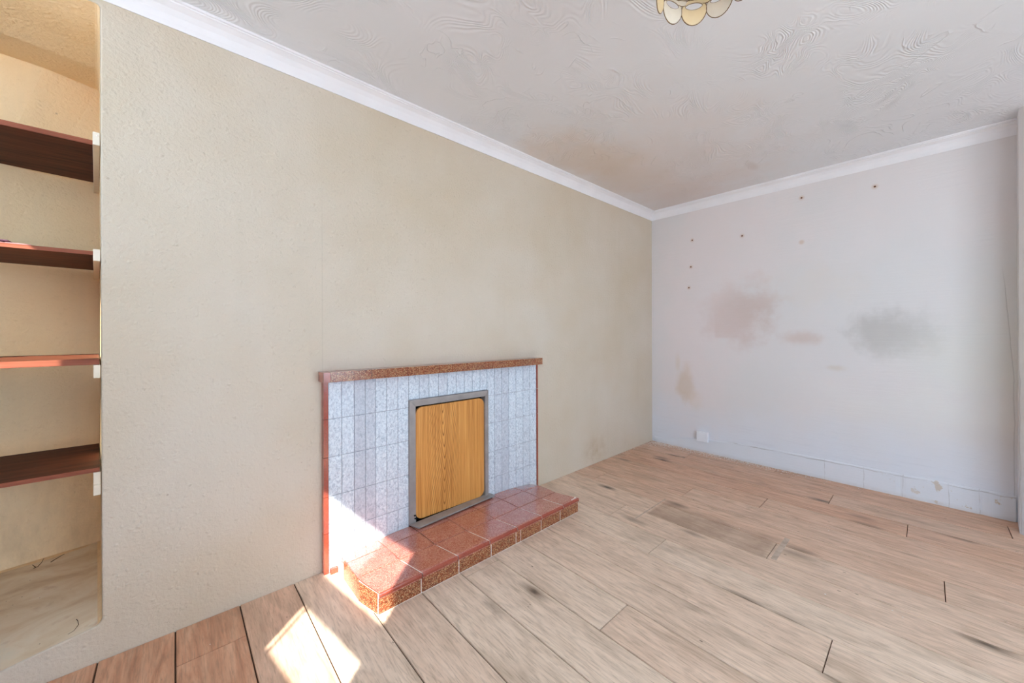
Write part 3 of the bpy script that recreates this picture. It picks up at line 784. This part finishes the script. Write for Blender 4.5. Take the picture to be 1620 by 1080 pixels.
# ------------------------------------------------------------------ far-wall bits
bm = bmesh.new(); box(bm, -.034, -.560, .103, -.0005, -.462, .196); bevel(bm, .005, 2)
so = mk('wall_socket', bm, M_SOCK); tag(so, 'white painted blank socket box low on the far wall', 'socket')
bm = bmesh.new(); box(bm, -.0375, -.554, .109, -.0335, -.489, .190); bevel(bm, .0012, 1); mk('cover_plate', bm, M_SOCK, so)
plugs = (((-.413,2.021), 'small rusty plug on far wall nearest the corner, topmost of three'), ((-.4,1.766), 'small rusty plug on far wall, middle of the three by the corner'),
         ((-.381,1.566), 'small rusty plug on far wall, lowest of the three by the corner'), ((-.841,1.981), 'small rusty plug alone on far wall above the pink blotch'),
         ((-1.262,2.202), 'rusty plug just under the far coving, above the wall middle'), ((-1.682,2.169), 'dark plug just under the far coving, furthest right'))
for (y, z), lab in plugs:
    bm = bmesh.new(); v = []
    for r, x in ((.0065,-.0003),(.0065,-.002),(.004,-.0035)):
        v.append([bm.verts.new((x, y+r*math.cos(k*math.pi/5), z+r*math.sin(k*math.pi/5))) for k in range(10)])
    for a, b in zip(v[:-1], v[1:]):
        for k in range(10): bm.faces.new([a[k], a[(k+1)%10], b[(k+1)%10], b[k]])
    bm.faces.new(v[-1]); bm.faces.new(v[0][::-1]); bmesh.ops.recalc_face_normals(bm, faces=bm.faces)
    tag(mk('wall_plug', bm, M_PLUG), lab, 'wall plug', 'old wall plugs in the far wall')

# plaster crumbs swept against the far wall and scattered on the boards
bm = bmesh.new(); R = random.Random(3)
def crumb(x, y, r):
    bmesh.ops.create_icosphere(bm, subdivisions=1, radius=r, matrix=Matrix.Translation((x, y, r*.45)) @ Matrix.Rotation(R.uniform(0, 3), 4, 'Z') @ Matrix.Diagonal((1, R.uniform(.5,1), .5, 1)))
for k in range(1300):
    y = -.05-abs(R.gauss(0, .55)) if k % 3 else -.75+R.gauss(0, .25)
    if y > -2.2: crumb(-.016-abs(R.gauss(0, .045)), y, R.uniform(.0014, .0042))
for k in range(140): crumb(-.02-abs(R.gauss(0, .4)), -.008-abs(R.gauss(0, .012)), R.uniform(.001, .003))
for k in range(160): crumb(-.03-abs(R.gauss(0, .08)), -.02-abs(R.gauss(0, .08)), R.uniform(.0015, .0045))
for x, y, r in ((-1.63,-1.63,.004), (-1.55,-1.83,.0035), (-1.57,-1.86,.003), (-.95,-1.55,.003), (-2.2,-1.05,.002), (-3.1,-.49,.006), (-3.09,-.475,.005), (-3.12,-.48,.004), (-3.62,-.17,.002), (-1.3,-1.2,.003)): crumb(x, y, r)
du = mk('plaster_crumbs', bm, M_DUST); tag(du, 'white plaster crumbs and dust scattered along the far wall foot', 'plaster dust', None, 'stuff')

# floor patch outlined by old tape lines
bm = bmesh.new()
box(bm, -1.64, -.739, .0002, -1.24, -.731, .0010)
tag(mk('tape_strip', bm, m_plain('grey_tape', (186,168,152), .6, .2, 0, 14, 30)), 'narrow grey tape strip stuck across the floorboards right of the hearth', 'tape')
bm = bmesh.new(); box(bm, -1.50, -1.424, .0002, -1.22, -1.400, .0010)
tag(mk('tape_strip', bm, bpy.data.materials['grey_tape']), 'short grey tape strip on the floorboards in the middle of the room', 'tape')

# ------------------------------------------------------------------ capiz lamp under the ceiling
LC = Vector((-2.652, -1.531, 0)); LZ = 2.057
lamp = empty('ceiling_lamp', (LC.x, LC.y, LZ), 'capiz-shell ceiling lampshade of scalloped amber discs', 'lamp')
bm = bmesh.new(); lathe(bm, [(0,ZT-.001),(.05,ZT-.001),(.048,ZT-.012),(.02,ZT-.024),(.006,ZT-.028),(.006,ZT-.075),(.022,ZT-.078),(.022,ZT-.115),(0,ZT-.117)], LC, 24); mk('lamp_holder', bm, M_FRAMEW, lamp)
bm = bmesh.new()
bmesh.ops.create_uvsphere(bm, u_segments=18, v_segments=12, radius=.03, matrix=Matrix.Translation((LC.x, LC.y, ZT-.145))); mk('bulb', bm, m_plain('opal_bulb', (240,238,232), .2, .5), lamp, True)
bm = bmesh.new()
def ringp(r, z, n=40): return [(LC.x+r*math.cos(2*math.pi*k/n), LC.y+r*math.sin(2*math.pi*k/n), z) for k in range(n+1)]
for r, z in ((.083, 2.247), (.102, 2.199), (.118, 2.127)): tube(bm, ringp(r, z), .0016, 5)
for k in range(4):
    a = k*math.pi/2+.3; tube(bm, [(LC.x+.012*math.cos(a), LC.y+.012*math.sin(a), ZT-.10), (LC.x+.083*math.cos(a), LC.y+.083*math.sin(a), 2.247), (LC.x+.118*math.cos(a), LC.y+.118*math.sin(a), 2.127)], .0014, 5)
mk('shade_wire', bm, M_BRASS, lamp)
def disc_outline(w, h, n=26):
    P = []
    for i in range(n):
        a = 2*math.pi*i/n; x = math.cos(a); z = math.sin(a)
        P.append((x*w/2*(1-.06*max(0, -z)), -h/2+z*h/2))
    return P
def disc(ang, r, ztop, w, h, tilt, mat):
    """scallop with a lens-shaped opening near its top and a wire rim"""
    bm = bmesh.new(); n = 26; O = disc_outline(w, h, n); I = []
    for i in range(n):
        a = 2*math.pi*i/n; I.append((math.cos(a)*w*.34, -h*.30+math.copysign(abs(math.sin(a))**1.2, math.sin(a))*h*.13))
    ca, sa = math.cos(ang), math.sin(ang)
    def T(x, z, d=0):
        rr = r+math.sin(tilt)*(-z)*1.0+d - x*x*2.2
        return Vector((LC.x+ca*rr-sa*x, LC.y+sa*rr+ca*x, ztop+z*math.cos(tilt)))
    th = .0008
    fo = [bm.verts.new(T(x, z, th)) for x, z in O]; fi = [bm.verts.new(T(x, z, th)) for x, z in I]
    bo = [bm.verts.new(T(x, z, -th)) for x, z in O]; bi = [bm.verts.new(T(x, z, -th)) for x, z in I]
    for i in range(n):
        j = (i+1) % n
        for q in ((fo[i],fo[j],fi[j],fi[i]), (bo[j],bo[i],bi[i],bi[j]), (fo[j],fo[i],bo[i],bo[j]), (fi[i],fi[j],bi[j],bi[i])):
            bm.faces.new(q)
    bmesh.ops.recalc_face_normals(bm, faces=bm.faces)
    o = mk('capiz_disc', bm, mat, lamp)
    bm = bmesh.new(); tube(bm, [T(x, z) for x, z in O+O[:1]], .0013, 5); tube(bm, [T(x, z) for x, z in I+I[:1]], .0010, 5)
    mk('wire_rim', bm, M_BRASS, o)
for tier, (r, zt, w, h, n, ph, tilt) in enumerate(((.083,2.250,.066,.072,8,.0,.35), (.108,2.187,.070,.076,11,.62,.16), (.117,2.132,.071,.075,11,.12,.1))):
    for k in range(n): disc(2*math.pi*(k+ph)/n, r, zt, w, h, tilt, M_CAP1 if (k+tier) % 2 else M_CAP2)

# ------------------------------------------------------------------ outdoors seen by the light only
bm = bmesh.new(); box(bm, -16, -18, -.35, 8, YR-.16, -.25); box(bm, -16, YR-.16, -.35, -5.0, 6, -.25); structure(mk('ground_outside', bm, M_PATIO))
bm = bmesh.new(); box(bm, -6.0, YR-1.95, 2.42, .3, YR-.16, 2.50); structure(mk('roof_sun_block', bm, M_OUT))  # unseen roof added to keep direct sun out of the side window

# ------------------------------------------------------------------ light: sky through the windows, one sun
w = bpy.data.worlds.new('World'); SC.world = w; w.use_nodes = True
bg = w.node_tree.nodes['Background']; bg.inputs[0].default_value = (.71,.94,1.19,1); bg.inputs[1].default_value = SKY = 10.5
sd = bpy.data.lights.new('sun', 'SUN'); sd.energy = 21.0; sd.angle = math.radians(.55); sd.color = (1,.93,.84)
so_ = bpy.data.objects.new('sun', sd); COL.objects.link(so_)
dirv = Vector((SUNH.x, SUNH.y, -TANE)).normalized(); so_.rotation_euler = dirv.to_track_quat('-Z', 'Y').to_euler(); so_.location = (-8,-6,7)
def portal(name, c, nx, sx, sy):
    l = bpy.data.lights.new(name, 'AREA'); l.shape = 'RECTANGLE'; l.size = sx; l.size_y = sy
    l.cycles.is_portal = True
    o = bpy.data.objects.new(name, l); COL.objects.link(o); o.location = c; o.rotation_euler = Vector(nx).to_track_quat('-Z', 'Z').to_euler()
portal('daylight_fill_right', ((W2[0]+W2[1])/2, YR-.14, (W2[2]+W2[3])/2), (0,1,0), W2[1]-W2[0], W2[3]-W2[2])
portal('daylight_side', tuple(wo-nrm*.1+bdir*(V3[0]+V3[1])/2+Vector((0,0,(V3[2]+V3[3])/2))), tuple(nrm), V3[1]-V3[0], V3[3]-V3[2])
portal('daylight_alcove', tuple(wo-nrm*.1+bdir*(V4[0]+V4[1])/2+Vector((0,0,(V4[2]+V4[3])/2))), tuple(nrm), V4[1]-V4[0], V4[3]-V4[2])
portal('daylight_rear', tuple(po-nrm*.03+bdir*(u0+u1)/2+Vector((0,0,(za+zb)/2))), tuple(nrm), u1-u0, zb-za)

SC.cycles.max_bounces = 14; SC.cycles.diffuse_bounces = 10; SC.cycles.caustics_reflective = False; SC.cycles.caustics_refractive = False
SC.cycles.sample_clamp_indirect = 6; SC.cycles.use_denoising = True
vs = SC.view_settings; vs.view_transform = 'Standard'; vs.look = 'None'; vs.gamma = 1; vs.use_curve_mapping = False; vs.exposure = -.27
print('WINDOW', uR, uL, zA, zB, zC, zD, zE)
